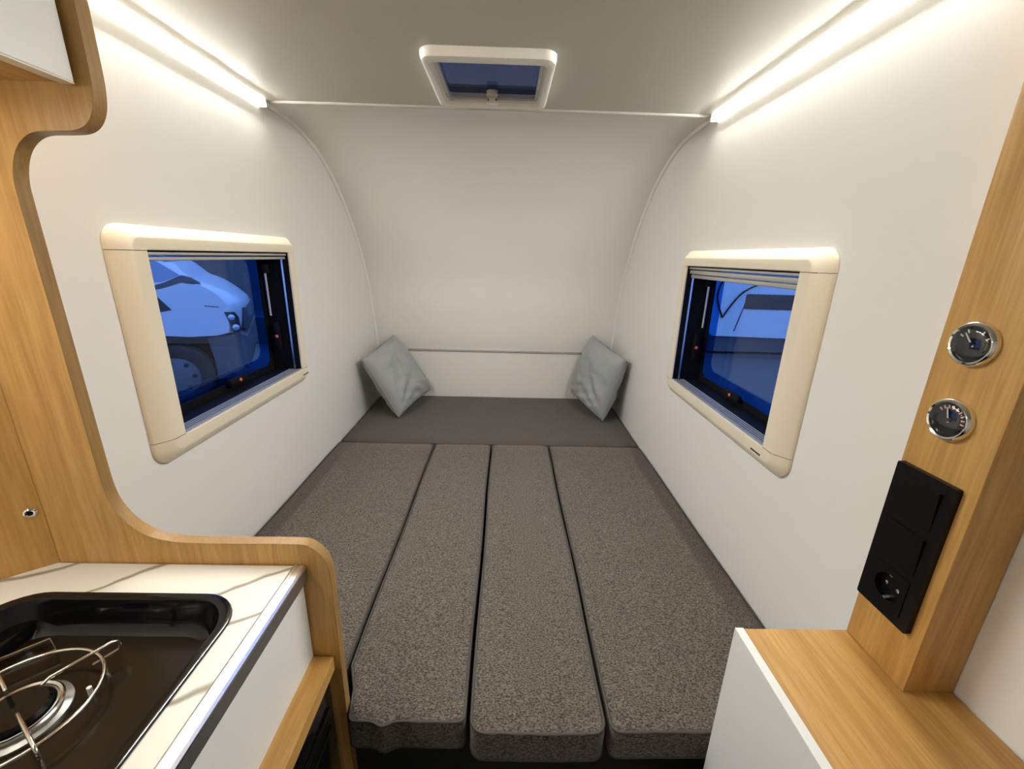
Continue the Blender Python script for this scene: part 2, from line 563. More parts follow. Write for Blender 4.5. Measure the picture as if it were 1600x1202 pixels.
# ================================================================== WINDOWS
def window(i):
    y0, y1, z0, z1 = WIN[i]
    X = (lambda d: d) if i == 0 else (lambda d: W - d)
    lab = ['cream framed window in the left wall, van seen through blue pane',
           'cream framed window in the right wall, caravan seen through blue pane'][i]
    r = thing('window_%d' % (i + 1), (X(0), (y0 + y1) / 2, z0), lab, 'window', None, 'structure')
    fn = lambda u, v, d: (X(d), u, v)
    oy0_, oy1_, oz0, oz1 = y0 - .070, y1 + .072, z0 - .060, z1 + .051
    R = 0.040
    pf = [(0, .0005), (0.0, .006), (.03, .010), (.40, .0290), (.48, .0315), (.52, .032), (.96, .032), (1, .0295), (1, .0255)]

    def arc(cy, cz, a0, a1, n=8):
        return [(cy + R * math.cos(math.radians(a0 + (a1 - a0) * k / n)), cz + R * math.sin(math.radians(a0 + (a1 - a0) * k / n))) for k in range(n + 1)]
    g = 0.0006
    ot = [(oy0_, z1 + g)] + arc(oy0_ + R, oz1 - R, 180, 90) + [((y0 + y1) / 2, oz1)] + arc(oy1_ - R, oz1 - R, 90, 0) + [(oy1_, z1 + g)]
    it = [(y0, z1 + g)] + [(y0, z1 + g)] * 9 + [((y0 + y1) / 2, z1 + g)] + [(y1, z1 + g)] * 9 + [(y1, z1 + g)]

    def rail(name, o_, i_):
        b = ring_sweep(o_, i_, pf, fn, False)
        bmesh.ops.remove_doubles(b.bm, verts=b.bm.verts, dist=1e-6)
        b.build(name, M['cream'], r, 28)
    rail('top_rail', ot, it)
    ob = [(oy0_, z0 - g)] + arc(oy0_ + R, oz0 + R, 180, 270) + [((y0 + y1) / 2, oz0)] + arc(oy1_ - R, oz0 + R, 270, 360) + [(oy1_, z0 - g)]
    ib = [(y0, z0 - g)] * 10 + [((y0 + y1) / 2, z0 - g)] + [(y1, z0 - g)] * 10
    rail('bottom_rail', ob, ib)
    rail('side_rail', [(oy0_, z0 + g), (oy0_, z1 - g)], [(y0, z0 + g), (y0, z1 - g)])
    rail('side_rail', [(oy1_, z0 + g), (oy1_, z1 - g)], [(y1, z0 + g), (y1, z1 - g)])
    # tunnel lining of black rubber
    D = -0.078
    MB().prism([(y0 - .0115, z0 - .0115), (y1 + .0115, z0 - .0115), (y1 + .0115, z1 + .0115), (y0 - .0115, z1 + .0115)],
               [[(y0 - .001, z0 - .001), (y1 + .001, z0 - .001), (y1 + .001, z1 + .001), (y0 - .001, z1 + .001)]], .0250, D, fn).build('seal', M['rubber'], r, 0)
    # pane with a thick, deeper blue rim
    pn = MB().prism(rrect(y0 - .030, y1 + .030, z0 - .030, z1 + .030, .03), [], D - .004, D - .008, fn).build('pane', M['pane'], r, 0)
    MB().prism(rrect(y0 - .028, y1 + .028, z0 - .028, z1 + .028, .03),
               [rrect(y0 + .03, y1 - .062, z0 + .055, z1 - .018, .035)], D - .0005, D - .0035, fn).build('pane_rim', M['panerim'], pn, 0)
    MB().prism([(y0 - .011, z0 - .011), (y1 + .011, z0 - .011), (y1 + .011, z1 + .011), (y0 - .011, z1 + .011)],
               [rrect(y0 + .010, y1 - .012, z0 + .020, z1 - .010, .03)], D + .004, D - .0004, fn).build('inner_seal', M['rubber'], r, 0)

    # blind: cassette at the top, guides, folded pleats at the bottom
    def bx(name, ya, yb, za, zb, da, db, mat, bev=0.0, parent=r):
        xa, xb = sorted((X(da), X(db)))
        return MB().box(xa, xb, ya, yb, za, zb, bev).build(name, mat, parent, 40)
    bx('blind_cassette', y0 + .001, y1 - .001, z1 - .010, z1 - .003, .002, .022, M['greyalu'], .002)
    bx('blind_handle_rail', y0 + .001, y1 - .001, z1 - (.026 if i else .022), z1 - .013, .000, .018, M['greyalu'], .003)
    if i:
        bx('blind_handle_rail', y0 + .001, y1 - .001, z1 - .040, z1 - .028, -.004, .012, M['greyalu'], .003)
    for ya in (y0 + .001, y1 - .004):
        bx('guide_rail', ya, ya + .003, z0 + .004, z1 - .022, .001, .007, M['alu'])
    b = MB()
    for k in range(4):
        xa, xb = sorted((X(.0160 - k * .0090), X(.0130 - k * .0090)))
        b.box(xa, xb, y0 + .005, y1 - .005, z0 - .0008, z0 + .0016)
    b.build('pleated_blind', M['pleat'], r, 0)
    bx('blind_sill', y0 + .001, y1 - .001, z0 - .0008, z0 + .0015, .0205, .0245, M['greyalu'])
    # latches with red dots, stay arm
    ym = y0 + .36 if i == 0 else y0 + .33
    l1 = bx('latch', ym - .045, ym + .045, z0 + .012, z0 + .036, -.070, -.052, M['rubber'], .006)
    MB().lathe([(.0055, 0), (.0055, .002), (.003, .0035)], lambda x, y, h: (X(-.052 + h), ym + x, z0 + .026 + y), 16).build('red_button', M['red'], l1, 30)
    zl = z0 + .125
    l2 = bx('latch', y1 - .018, y1 - .002, zl - .05, zl + .05, -.050, -.030, M['rubber'], .006)
    MB().lathe([(.0055, 0), (.0055, .002), (.003, .0035)], lambda x, y, h: (X(-.039 + x), y1 - .018 - h, zl + y), 16).build('red_button', M['red'], l2, 30)
    MB().tube([(X(-.048), y1 - .022, z0 + .20), (X(-.048), y1 - .022, z0 + .345)], .0035, 8).build('stay_arm', M['alu'], r, 40)
    bx('stay_bracket', y1 - .030, y1 - .006, z0 + .345, z0 + .375, -.056, -.040, M['rubber'], .003)
    # small dark lettering strip on the bottom rail (too small to read in the photograph)
    yb = y1 + .018 if i == 0 else y0 - .018 + .040
    for k in range(6):
        ya = yb - .022 + k * .0072
        bx('badge_letter', ya, ya + .0055, z0 - .0262, z0 - .0215, .0316, .0324, M['blackplastic'])


window(0)
window(1)


# ================================================================== BED
def cushion(name, outline_fn, zb, zt, r, label, mat, notch=None, crown=0.006, pipe=True, top_mat=None):
    """outline_fn(inset) -> closed outline; rounded slab with piping along the top edge"""
    rows = [(0.012, zb), (0.004, zb + .004), (0.0, zb + .014), (0.0, zt - .012)]
    for k in range(1, 6):
        a = PI / 2 * k / 5
        rows.append((0.010 * (1 - math.cos(a)), zt - .012 + .012 * math.sin(a) - 0.002))
    rows += [(0.03, zt + crown * .35), (0.06, zt + crown * .7), (0.10, zt + crown)]
    b = MB()
    rings = []
    for ins, z in rows:
        rings.append([b.bm.verts.new((p[0], p[1], z)) for p in outline_fn(ins)])
    n = len(rings[0])
    for A, B in zip(rings, rings[1:]):
        for k in range(n):
            b.bm.faces.new((A[k], A[(k + 1) % n], B[(k + 1) % n], B[k]))
    b.bm.faces.new(rings[-1])
    b.bm.faces.new(rings[0][::-1])
    root = b.build(name, mat, None, 60)
    tag(root, label, 'cushion', 'charcoal bed cushions')
    if pipe:
        for ins, z in ((0.0025, zt - .004),):
            MB().tube([(p[0], p[1], z) for p in outline_fn(ins)], 0.0034, 6, closed=True).build('piping', M['piping'], root, 60)
        MB().tube([(p[0], p[1], zb + .012) for p in outline_fn(0.0012)], 0.003, 6, closed=True).build('piping', M['piping'], root, 60)
    return root


def rect_outline(x0, x1, y0, y1, r=0.022, warp=None):
    def fn(ins):
        rr = max(r - ins * .6, 0.006)
        c = [(x1 - ins - rr, y1 - ins - rr, 0), (x0 + ins + rr, y1 - ins - rr, 90), (x0 + ins + rr, y0 + ins + rr, 180), (x1 - ins - rr, y0 + ins + rr, 270)]
        out = []
        P = []
        for cx, cy, a0 in c:
            P.append([(cx + rr * math.cos(math.radians(a0 + 90 * k / 5)), cy + rr * math.sin(math.radians(a0 + 90 * k / 5))) for k in range(6)])
        for q in range(4):
            out += P[q]
            a, b_ = P[q][-1], P[(q + 1) % 4][0]
            for k in range(1, 24):
                t = k / 24
                out.append((a[0] + (b_[0] - a[0]) * t, a[1] + (b_[1] - a[1]) * t))
        if warp:
            out = [warp(*p) for p in out]
        return out
    return fn


ZC = -0.080
# bed base under the cushions
bb = thing('bed_platform', (W / 2, -1.0, ZF), 'dark slatted bed platform under the charcoal cushions', 'bed platform')
MB().box(0.004, W - .004, -1.93, -0.004, ZF, ZC - .022, 0.003).build('body', M['bedbase'], bb, 0)
for k in range(9):
    MB().box(0.01, W - .01, -1.93 + k * .215, -1.93 + k * .215 + .12, ZC - .022, ZC - .004).build('slat', M['bedbase'], bb, 0)

wob = lambda x, y, a=.0016: (x + a * math.sin(9 * y + 3 * x), y + a * math.sin(11 * x + 1.3))
cushion('bed_cushion', rect_outline(0.008, W - .008, -0.716, -0.008, .02, wob), ZC - .002, -0.002, .02,
        'wide charcoal cushion across the far end of the bed, under both pillows', M['fab2'], crown=.003)
cushion('bed_cushion', rect_outline(0.008, 0.4555, -1.944, -0.7255, .02, wob), ZC - .002, 0.0, .02,
        'broad charcoal cushion lying beside the left wall, behind the oak partition', M['fab'])


def warp2(x, y):
    # pushed aside by the oak partition at its front left corner, with a crumpled front edge
    k = min(1, max(0, (-1.885 - y) / 0.06))
    k = k * k * (3 - 2 * k)
    f = min(1, max(0, (0.70 - x) / 0.24))
    x = x + 0.031 * k * f
    if y < -1.90:
        y += -0.010 * math.exp(-((x - 0.565) / .016) ** 2) * min(1, (-1.90 - y) / .08)
    return wob(x, y)


cushion('bed_cushion', rect_outline(0.4640, 0.7245, -1.992, -0.7255, .016, warp2), ZC - .002, 0.0, .02,
        'narrow charcoal cushion touching the oak partition edge, second from the left wall', M['fab'])
cushion('bed_cushion', rect_outline(0.7335, 0.9975, -2.012, -0.7255, .026, wob), ZC - .002, 0.003, .02,
        'narrow charcoal cushion that juts out furthest at the foot, third from the left wall', M['fab'], crown=.008)
cushion('bed_cushion', rect_outline(1.0060, W - .008, -2.008, -0.7255, .018, wob), ZC - .002, 0.0, .02,
        'broad charcoal cushion lying beside the right wall, next to the white bench', M['fab'])


# ------------------------------------------------------------------ pillows
def pillow(corners, label, seed, flip, seam_mat):
    Bc, Rc, Tc, Lc = [Vector(c) for c in corners]
    N = 40
    nrm = (Rc - Bc).cross(Lc - Bc).normalized() * flip

    def pos(u, v, side):
        U, V = (u + 1) / 2, (v + 1) / 2
        # edges drawn in between the corners
        pu, pv = u * (1 - 0.05 * (1 - v * v)), v * (1 - 0.05 * (1 - u * u))
        U, V = (pu + 1) / 2, (pv + 1) / 2
        p = Bc * (1 - U) * (1 - V) + Rc * U * (1 - V) + Lc * (1 - U) * V + Tc * U * V
        th = 0.072 * (max(0, 1 - u ** 4) * max(0, 1 - v ** 4)) ** 0.5
        q = Vector((u * 2.2 + seed, v * 2.2, side * 3.1))
        e = (1 - u * u) * (1 - v * v)
        w = mnoise.noise(q) * 0.010 + mnoise.noise(q * 2.7) * 0.005
        # creases radiating from the lower corner
        d = math.hypot(u + 1, v + 1)
        w += 0.0060 * math.sin(15 * math.atan2(v + 1.05, u + 1.05) + 5 * d + seed) * math.exp(-((d - .8) / .6) ** 2)
        w += 0.0045 * math.sin(20 * (v + 0.5 * u) + seed) * math.exp(-((v + .75) / .3) ** 2)
        return p + nrm * side * (th + w * min(1, e * 3))
    b = MB()
    g = {}
    for side in (1, -1):
        for i in range(N + 1):
            for j in range(N + 1):
                u, v = -1 + 2 * i / N, -1 + 2 * j / N
                edge = i in (0, N) or j in (0, N)
                key = (i, j, 0 if edge else side)
                if key not in g:
                    g[key] = b.bm.verts.new(pos(u, v, side))
    kk = lambda i, j, s_: g[(i, j, 0 if (i in (0, N) or j in (0, N)) else s_)]
    for side in (1, -1):
        for i in range(N):
            for j in range(N):
                f = (kk(i, j, side), kk(i + 1, j, side), kk(i + 1, j + 1, side), kk(i, j + 1, side))
                try:
                    b.bm.faces.new(f)
                except ValueError:
                    pass
    edge = [pos(-1 + 2 * k / N, -1, 0) for k in range(N)] + [pos(1, -1 + 2 * k / N, 0) for k in range(N)] + \
           [pos(1 - 2 * k / N, 1, 0) for k in range(N)] + [pos(-1, 1 - 2 * k / N, 0) for k in range(N)]
    o = b.build('throw_pillow', M['pillow'], None, 80)
    tag(o, label, 'pillow', 'grey throw pillows')
    MB().tube(edge, 0.0022, 6, closed=True).build('seam', seam_mat, o, 80)
    return o


pillow([(0.216, -0.432, 0.014), (0.322, -0.040, 0.050), (0.110, -0.050, 0.392), (0.046, -0.446, 0.338)],
       'blue-grey throw pillow leaning against the left wall in the far corner', 1.3, -1, M['pillow'])
pillow([(1.330, -0.428, 0.014), (1.212, -0.040, 0.048), (1.315, -0.055, 0.418), (1.408, -0.480, 0.370)],
       'blue-grey throw pillow leaning against the right wall in the far corner', 4.1, 1, M['pillow'])

# ================================================================== LEFT: PARTITION, KITCHEN, OVERHEAD CUPBOARD
pp = thing('partition_panel', (0.2, YP, ZF), 'oak partition with S-curved edge between kitchen and bed', 'partition')
c1 = catmull([(0.268, H - .002, 0), (0.268, 1.25, 0), (0.268, 1.16, 0), (0.2675, 1.08, 0), (0.266, 1.050, 0), (0.261, 1.028, 0), (0.250, 1.012, 0), (0.234, 1.004, 0), (0.211, 1.002, 0),
              (0.186, 1.001, 0), (0.170, 0.996, 0), (0.155, 0.984, 0), (0.144, 0.966, 0), (0.1375, 0.942, 0), (0.1365, 0.91, 0), (0.1365, 0.80, 0),
              (0.1370, 0.65, 0), (0.1375, 0.53, 0), (0.139, 0.480, 0), (0.146, 0.449, 0), (0.162, 0.421, 0), (0.187, 0.399, 0), (0.220, 0.388, 0), (0.262, 0.384, 0),
              (0.35, 0.384, 0), (0.438, 0.384, 0), (0.458, 0.380, 0), (0.474, 0.366, 0), (0.485, 0.344, 0), (0.4885, 0.314, 0), (0.4885, 0.25, 0), (0.4885, 0.0, 0), (0.4885, -0.2, 0), (0.4885, ZF, 0)], 4)
oc = [(p.x, p.y) for p in c1]
outline = oc + [(-0.119, ZF), (-0.119, H - .002)]
TP = 0.019
pan = MB().prism(outline, [], YP, YP + TP, XZ).build('panel', M['oakz'], pp, 40)
# edge band: a thin lipping on the sawn edge
b = MB()
n = len(oc)
rowsA, rowsB = [], []
for i, (x, z) in enumerate(oc):
    p, q = oc[max(i - 1, 0)], oc[min(i + 1, n - 1)]
    t = Vector((q[0] - p[0], q[1] - p[1])).normalized()
    nx, nz_ = -t.y, t.x          # points out of the panel for this winding
    rowsA.append((x + nx * .0006, z + nz_ * .0006))
    rowsB.append((x + nx * .0012, z + nz_ * .0012))
vv = []
for (x, z) in rowsA:
    vv.append((x, YP - .0003, z))
for (x, z) in rowsA:
    vv.append((x, YP + TP + .0003, z))
b.faces(vv, [(i, i + 1, n + i + 1, n + i) for i in range(n - 1)])
b.build('edge_band', M['oakedge'], pan, 60)
# angled filler where the partition meets the outer wall
MB().prism([(0.031, YP - .0005), (-0.119, YP - .1158), (-0.119, YP - .0005)], [], ZF, 1.050, XYZ).build('corner_filler', M['oakz'], pp, 0)
sc_o = Vector((0.0198, -1.9785, 0.4449))
nd = Vector((0.61, -0.79, 0)).normalized()
ta = Vector((0.79, 0.61, 0)).normalized()
fnS = lambda x, y, h: tuple(sc_o + ta * x * 1.3 + Vector((0, 0, 1)) * y * 1.3 + nd * h)
sw = MB().lathe([(.0062, 0), (.0062, .002), (.0045, .0035), (.0030, .0030), (.0026, .0012)], fnS, 24).build('screw', M['chrome'], pp, 40)
MB().lathe([(.0026, .0014), (.0022, .0018)], fnS, 16).build('screw_socket', M['blackplastic'], sw, 40)

# worktop with cut-out
ZW = 0.342
hob_out = rrect(0.036, 0.384, -2.475, -2.049, 0.062, 8)
wt = thing('kitchen_worktop', (0.2, -2.4, ZW - .03), 'white marbled worktop with aluminium edge around the black hob', 'worktop')
MB().prism([(0.029, YP - .002), (0.4285, YP - .002), (0.4285, -3.05), (-0.118, -3.05), (-0.118, YP - .118)], [hob_out], ZW - .028, ZW, XYZ).build('slab', M['marble'], wt, 30)
ed = MB()
ed.prism([(0.4288, ZW + .0006), (0.432, ZW + .0022), (0.4345, ZW + .0022), (0.436, ZW + .0006), (0.4395, ZW + .0006), (0.441, ZW + .0022), (0.446, ZW + .0018), (0.449, ZW - .002), (0.449, ZW - .006), (0.4288, ZW - .006)], [], -3.05, YP - .002, XZ)
edg = ed.build('edge_profile', M['alu'], wt, 25)
MB().box(0.4288, 0.4485, -3.05, YP - .002, ZW - .030, ZW - .006, 0.0008).build('edge_lip', M['aludark'], edg, 0)

kc = thing('kitchen_cabinet', (0.2, -2.4, ZF), 'white fronted kitchen cabinet below the marbled worktop with an oak ledge', 'cabinet')
MB().box(0.425, 0.441, -3.05, YP - .002, 0.1405, ZW - .0305, 0.001).build('front_panel', M['white'], kc, 0)
MB().box(-0.116, 0.424, -3.05, YP - .125, 0.142, 0.160).build('carcass_floor', M['white'], kc, 0)
MB().box(0.36, 0.478, -3.05, YP - .002, 0.110, 0.1400, 0.0008).build('ledge', M['oaky'], kc, 0)
MB().box(-0.116, 0.40, -3.05, -3.034, ZF, 0.108).build('end_panel', M['white'], kc, 0)

fr = thing('fridge', (0.2, -2.3, ZF), 'black glossy fridge built in under the oak kitchen ledge', 'fridge')
MB().box(-0.10, 0.438, -2.56, -2.10, ZF, 0.106, 0.003).build('body', M['blackplastic'], fr, 0)
dr = MB().box(0.440, 0.470, -2.56, YP - .010, ZF + .04, 0.092, 0.004).build('door', M['blackgloss'], fr, 40)
MB().box(0.4705, 0.4755, -2.54, YP - .03, 0.040, 0.052, 0.0015).build('handle', M['blackgloss'], dr, 40)
MB().box(0.4705, 0.4740, -2.54, YP - .03, 0.000, 0.006, 0.001).build('trim_line', M['blackgloss'], dr, 40)

# hob
hb = thing('gas_hob', (0.21, -2.26, 0.29), 'black recessed gas hob with a chrome wire pan support', 'hob')
# inset copy of the outline by simple scaling about the centre
cxh, cyh = 0.210, -2.262
so = lambda k: [(cxh + (x - cxh) * (1 + k / .174), cyh + (y - cyh) * (1 + k / .213)) for x, y in hob_out]
b = MB()
rows = [(0.010, ZW + .0008), (0.009, ZW + .0035), (0.003, ZW + .0045), (-0.003, ZW + .003), (-0.006, ZW - .004), (-0.010, ZW - .030), (-0.016, ZW - .042), (-0.024, ZW - .047)]
rings = []
for k_, z in rows:
    rings.append([b.bm.verts.new((x, y, z)) for x, y in so(k_)])
for A, B in zip(rings, rings[1:]):
    for k in range(len(A)):
        q = (k + 1) % len(A)
        b.bm.faces.new((A[k], A[q], B[q], B[k]))
b.build('tray_rim', M['blackgloss'], hb, 50)
b = MB()
b.faces([(x, y, ZW - .0470) for x, y in so(-0.023)], [tuple(range(len(hob_out)))])
b.build('tray_floor', M['tray'], hb, 0)
ZT = ZW - .047
CB = Vector((0.190, -2.195, ZT))


def burner(c, s, name):
    fn = lambda x, y, h: (c[0] + x, c[1] + y, c[2] + h)
    bo = MB().lathe([(.050 * s, 0), (.050 * s, .003), (.042 * s, .006), (.040 * s, .010), (.036 * s, .011), (.034 * s, .006)], fn, 40).build(name, M['aludark'], hb, 40)
    MB().lathe([(.034 * s, .0065), (.034 * s, .014), (.030 * s, .018), (.012 * s, .0165), (.004 * s, .0165)], fn, 40).build('burner_cap', M['blackgloss'], bo, 40)
    MB().lathe([(.0415 * s, .0095), (.0435 * s, .0105), (.0415 * s, .0125), (.0385 * s, .0115)], fn, 40, cap1=False).build('burner_ring', M['steel'], bo, 40)
    return bo


burner(CB, 1.0, 'burner')
burner((0.302, -2.318, ZT), 0.8, 'burner')
MB().tube([(CB.x + .062, CB.y + .03, ZT), (CB.x + .062, CB.y + .03, ZT + .016)], .0028, 10).build('igniter', M['hatchw'], hb, 40)
zr = ZT + .020
MB().tube([(CB.x + .082 * math.cos(a), CB.y + .082 * math.sin(a), zr) for a in [2 * PI * k / 64 for k in range(64)]], .0024, 8, closed=True).build('pan_support_ring', M['steel'], hb, 60)
for k in range(4):
    a = math.radians(58 + 90 * k)
    d = Vector((math.cos(a), math.sin(a), 0))
    z1_ = zr + .014
    P = [CB.xy.to_3d() + d * .026 + Vector((0, 0, z1_ - .004)), CB.xy.to_3d() + d * .034 + Vector((0, 0, z1_)), CB.xy.to_3d() + d * .096 + Vector((0, 0, z1_)),
         CB.xy.to_3d() + d * .102 + Vector((0, 0, z1_ - .003)), CB.xy.to_3d() + d * .1035 + Vector((0, 0, zr + .004)), CB.xy.to_3d() + d * .100 + Vector((0, 0, zr - .003)),
         CB.xy.to_3d() + d * .072 + Vector((0, 0, zr - .004))]
    MB().tube(P, .0023, 8).build('pan_support_arm', M['steel'], hb, 60)
    MB().tube([CB.xy.to_3d() + d * .082 + Vector((0, 0, ZT)), CB.xy.to_3d() + d * .082 + Vector((0, 0, zr))], .0025, 8).build('pan_support_foot', M['steel'], hb, 60)
q = [(.062, -2.150, ZT + .012), (.125, -2.090, ZT + .012), (.152, -2.108, ZT + .012), (.092, -2.166, ZT + .012)]
MB().tube(q, .0020, 6, closed=True).build('reflection_wire', M['steel'], hb, 60)  # added wire loop standing in for reflections of the pan support in the tray side
MB().box(0.052, 0.082, -2.30, -2.066, ZT, ZT + .022, 0.006).build('raised_strip', M['blackgloss'], hb, 40)

# overhead cupboard
oc_ = thing('overhead_cupboard', (0.06, -2.4, 1.055), 'white doored overhead cupboard against the oak partition, cut by the picture edge', 'cupboard')
MB().box(-0.118, 0.234, -3.05, YP - .002, 1.056, 1.072).build('bottom_board', M['oaky'], oc_, 0)
MB().box(-0.118, 0.234, -3.05, -3.034, 1.073, H - .003).build('end_board', M['oakz'], oc_, 0)
dd = MB().box(0.236, 0.2525, -3.05, YP - .007, 1.054, H - .004, 0.0012).build('door', M['white'], oc_, 0)
MB().box(0.2362, 0.2523, -3.05, YP - .007, 1.0520, 1.0538).build('door_edge', M['cream'], dd, 0)

# slim lamp under the cupboard, lighting the worktop
ul = thing('under_cupboard_lamp', (0.10, -2.42, 1.042), 'slim white lamp under the overhead cupboard lighting the worktop', 'lamp')
MB().box(0.080, 0.120, -2.72, -2.12, 1.046, 1.0555, 0.002).build('housing', M['bead'], ul, 0)
MB().box(0.085, 0.115, -2.71, -2.13, 1.042, 1.0458, 0.001).build('diffuser', M['led2'], ul, 0)

# ================================================================== RIGHT: BENCH, POST
ZBN = 0.2725
bn = thing('bench_unit', (1.3, -2.6, ZF), 'white sided bench unit with an oak top below the gauge post', 'bench unit')
MB().box(1.199, W - .002, -3.30, -2.0255, ZBN - .020, ZBN, 0.001).build('top', M['oaky'], bn, 0)
MB().box(1.184, 1.1985, -3.30, -2.0245, ZF, ZBN + .0012, 0.001).build('side_panel', M['white'], bn, 0)
MB().box(1.199, W - .002, -2.042, -2.026, ZF, ZBN - .0205).build('end_panel', M['white'], bn, 0)

XPOST = 1.374
po = thing('corner_post', (1.412, -2.08, ZBN), 'oak post on the bench carrying two gauges and black sockets', 'post')
MB().box(XPOST, W - .001, -2.133, -2.026, ZBN + .0003, H - .0225, 0.0015).build('post_board', M['oakz'], po, 40)


def gauge(yc, zc, ang, label, scale_marks):
    fn = lambda x, y, h: (XPOST - h, yc - x, zc + y)      # x right when looking at the post face, y up
    R_ = 0.0285
    g = thing('dial_gauge', (XPOST - .004, yc, zc), label, 'gauge', 'gauges on the oak post')
    MB().lathe([(R_, .0003), (R_, .004), (R_ - .001, .0075), (R_ - .0035, .0090), (R_ - .0055, .0080), (R_ - .0062, .0045)], fn, 48, cap1=False).build('bezel', M['chrome'], g, 50)
    MB().lathe([(R_ - .0055, .0035), (R_ - .0055, .0045)], fn, 48, True, True).build('dial', M['blackgloss'], g, 0)
    b = MB()
    ca, sa = math.cos(ang), math.sin(ang)
    nv = lambda l, w, h: fn(ca * l - sa * w, sa * l + ca * w, h)
    vs8 = [nv(-.004, -.0011, .0056), nv(.0165, -.0006, .0056), nv(.0165, .0006, .0056), nv(-.004, .0011, .0056),
           nv(-.004, -.0011, .0062), nv(.0165, -.0006, .0062), nv(.0165, .0006, .0062), nv(-.004, .0011, .0062)]
    b.faces(vs8, [(0, 1, 2, 3), (7, 6, 5, 4), (0, 1, 5, 4), (1, 2, 6, 5), (2, 3, 7, 6), (3, 0, 4, 7)])
    b.build('needle', M['dialwhite'], g, 0)
    MB().lathe([(.0026, .0046), (.0026, .0068)], fn, 16).build('needle_hub', M['blackplastic'], g, 30)
    for k, (a, mt) in enumerate(scale_marks):
        b = MB()
        a = math.radians(a)
        c_, s_ = math.cos(a), math.sin(a)
        mv = lambda l, w, h: fn(c_ * l - s_ * w, s_ * l + c_ * w, h)
        q = [mv(.0150, -.0008, .0046), mv(.0195, -.0008, .0046), mv(.0195, .0008, .0046), mv(.0150, .0008, .0046)]
        q += [mv(.0150, -.0008, .0050), mv(.0195, -.0008, .0050), mv(.0195, .0008, .0050), mv(.0150, .0008, .0050)]
        b.faces(q, [(0, 1, 2, 3), (7, 6, 5, 4), (0, 1, 5, 4), (1, 2, 6, 5), (2, 3, 7, 6), (3, 0, 4, 7)])
        b.build('scale_mark', M[mt], g, 0)
    dome = [(R_ - .0052, .0078)] + [((R_ - .0055) * math.cos(t), .0080 + .0048 * math.sin(t)) for t in [PI / 2 * k / 8 for k in range(1, 8)]]
    MB().lathe(dome, fn, 48).build('glass', M['glass'], g, 80)


gauge(-2.0715, 0.7735, math.radians(130), 'upper round chrome gauge with a dark dial on the oak post',
      [(a, 'dialwhite') for a in (150, 120, 60, 30)])
gauge(-2.0745, 0.6735, math.radians(108), 'lower round chrome gauge with pale red scale marks on the oak post',
      [(a, 'pink') for a in (140, 122, 104, 86, 68, 50, 32, 14, -4)])

sp = thing('socket_panel', (XPOST - .005, -2.0735, 0.36), 'black three-gang switch and socket panel on the oak post', 'socket panel')
PY0, PY1, PZ0, PZ1 = -2.1165, -2.0305, 0.3600, 0.5930
MB().prism(rrect(PY0, PY1, PZ0, PZ1, .003, 3), [rrect(PY0 + .0145, PY1 - .0145, PZ0 + .0145 + k * .0715 + .0002 * k, PZ0 + .0145 + k * .0715 + .0610, .002, 3) for k in range(3)],
           XPOST - .0003, XPOST - .0085, YZ).build('cover_frame', M['blackplastic'], sp, 0)
for k in (1, 2):
    za = PZ0 + .0150 + k * .0717
    o = MB()
    ya, yb = PY0 + .015, PY1 - .015
    xa = XPOST - .0003
    o.faces([(xa, ya, za), (xa, yb, za), (xa, yb, za + .060), (xa, ya, za + .060),
             (XPOST - .0085, ya, za), (XPOST - .0085, yb, za), (XPOST - .0125, yb, za + .060), (XPOST - .0125, ya, za + .060)],
            [(0, 1, 2, 3), (7, 6, 5, 4), (0, 1, 5, 4), (1, 2, 6, 5), (2, 3, 7, 6), (3, 0, 4, 7)])
    o.build('rocker_switch', M['blackplastic'], sp, 0)
zc, yc = PZ0 + .0455, (PY0 + PY1) / 2
fnk = lambda x, y, h: (XPOST - h, yc - x, zc + y)
sk = MB().prism(rrect(PY0 + .015, PY1 - .015, PZ0 + .015, PZ0 + .0752, .002, 3), [[(yc + .0205 * math.cos(a), zc + .0205 * math.sin(a)) for a in [2 * PI * k / 40 for k in range(40)]]],
                XPOST - .0003, XPOST - .0095, YZ).build('socket', M['blackplastic'], sp, 0)
MB().lathe([(.0205, .0004), (.0205, .0006)], fnk, 40, True, True).build('socket_well', M['blackplastic'], sk, 0)
for sx in (-1, 1):
    MB().lathe([(.0028, .0007), (.0028, .0020), (.0016, .0024)], lambda x, y, h: fnk(sx * .0095 + x, y, h), 14).build('contact', M['chrome'], sk, 40)
    MB().box(XPOST - .0085, XPOST - .0007, yc - .0025, yc + .0025, min(zc + sx * .0200, zc + sx * .0182), max(zc + sx * .0200, zc + sx * .0182)).build('earth_clip', M['chrome'], sk, 0)

# ================================================================== OUTSIDE
# yard ground
MB().box(-26, 26, -14, 30, ZG - .1, ZG).build('yard_ground', M['asphalt'], None, 0, 'structure')
tag(MB().box(-9.5, 3.5, 5.9, 6.15, ZG, -0.42, 0.02).build('low_wall', M['kerb'], None, 0), 'dark low wall behind the white van', 'wall')
tag(MB().box(-24, 24, 12.0, 12.3, ZG, 2.6).build('yard_wall', M['yardwall'], None, 0), 'grey yard wall far behind the vehicles', 'wall')


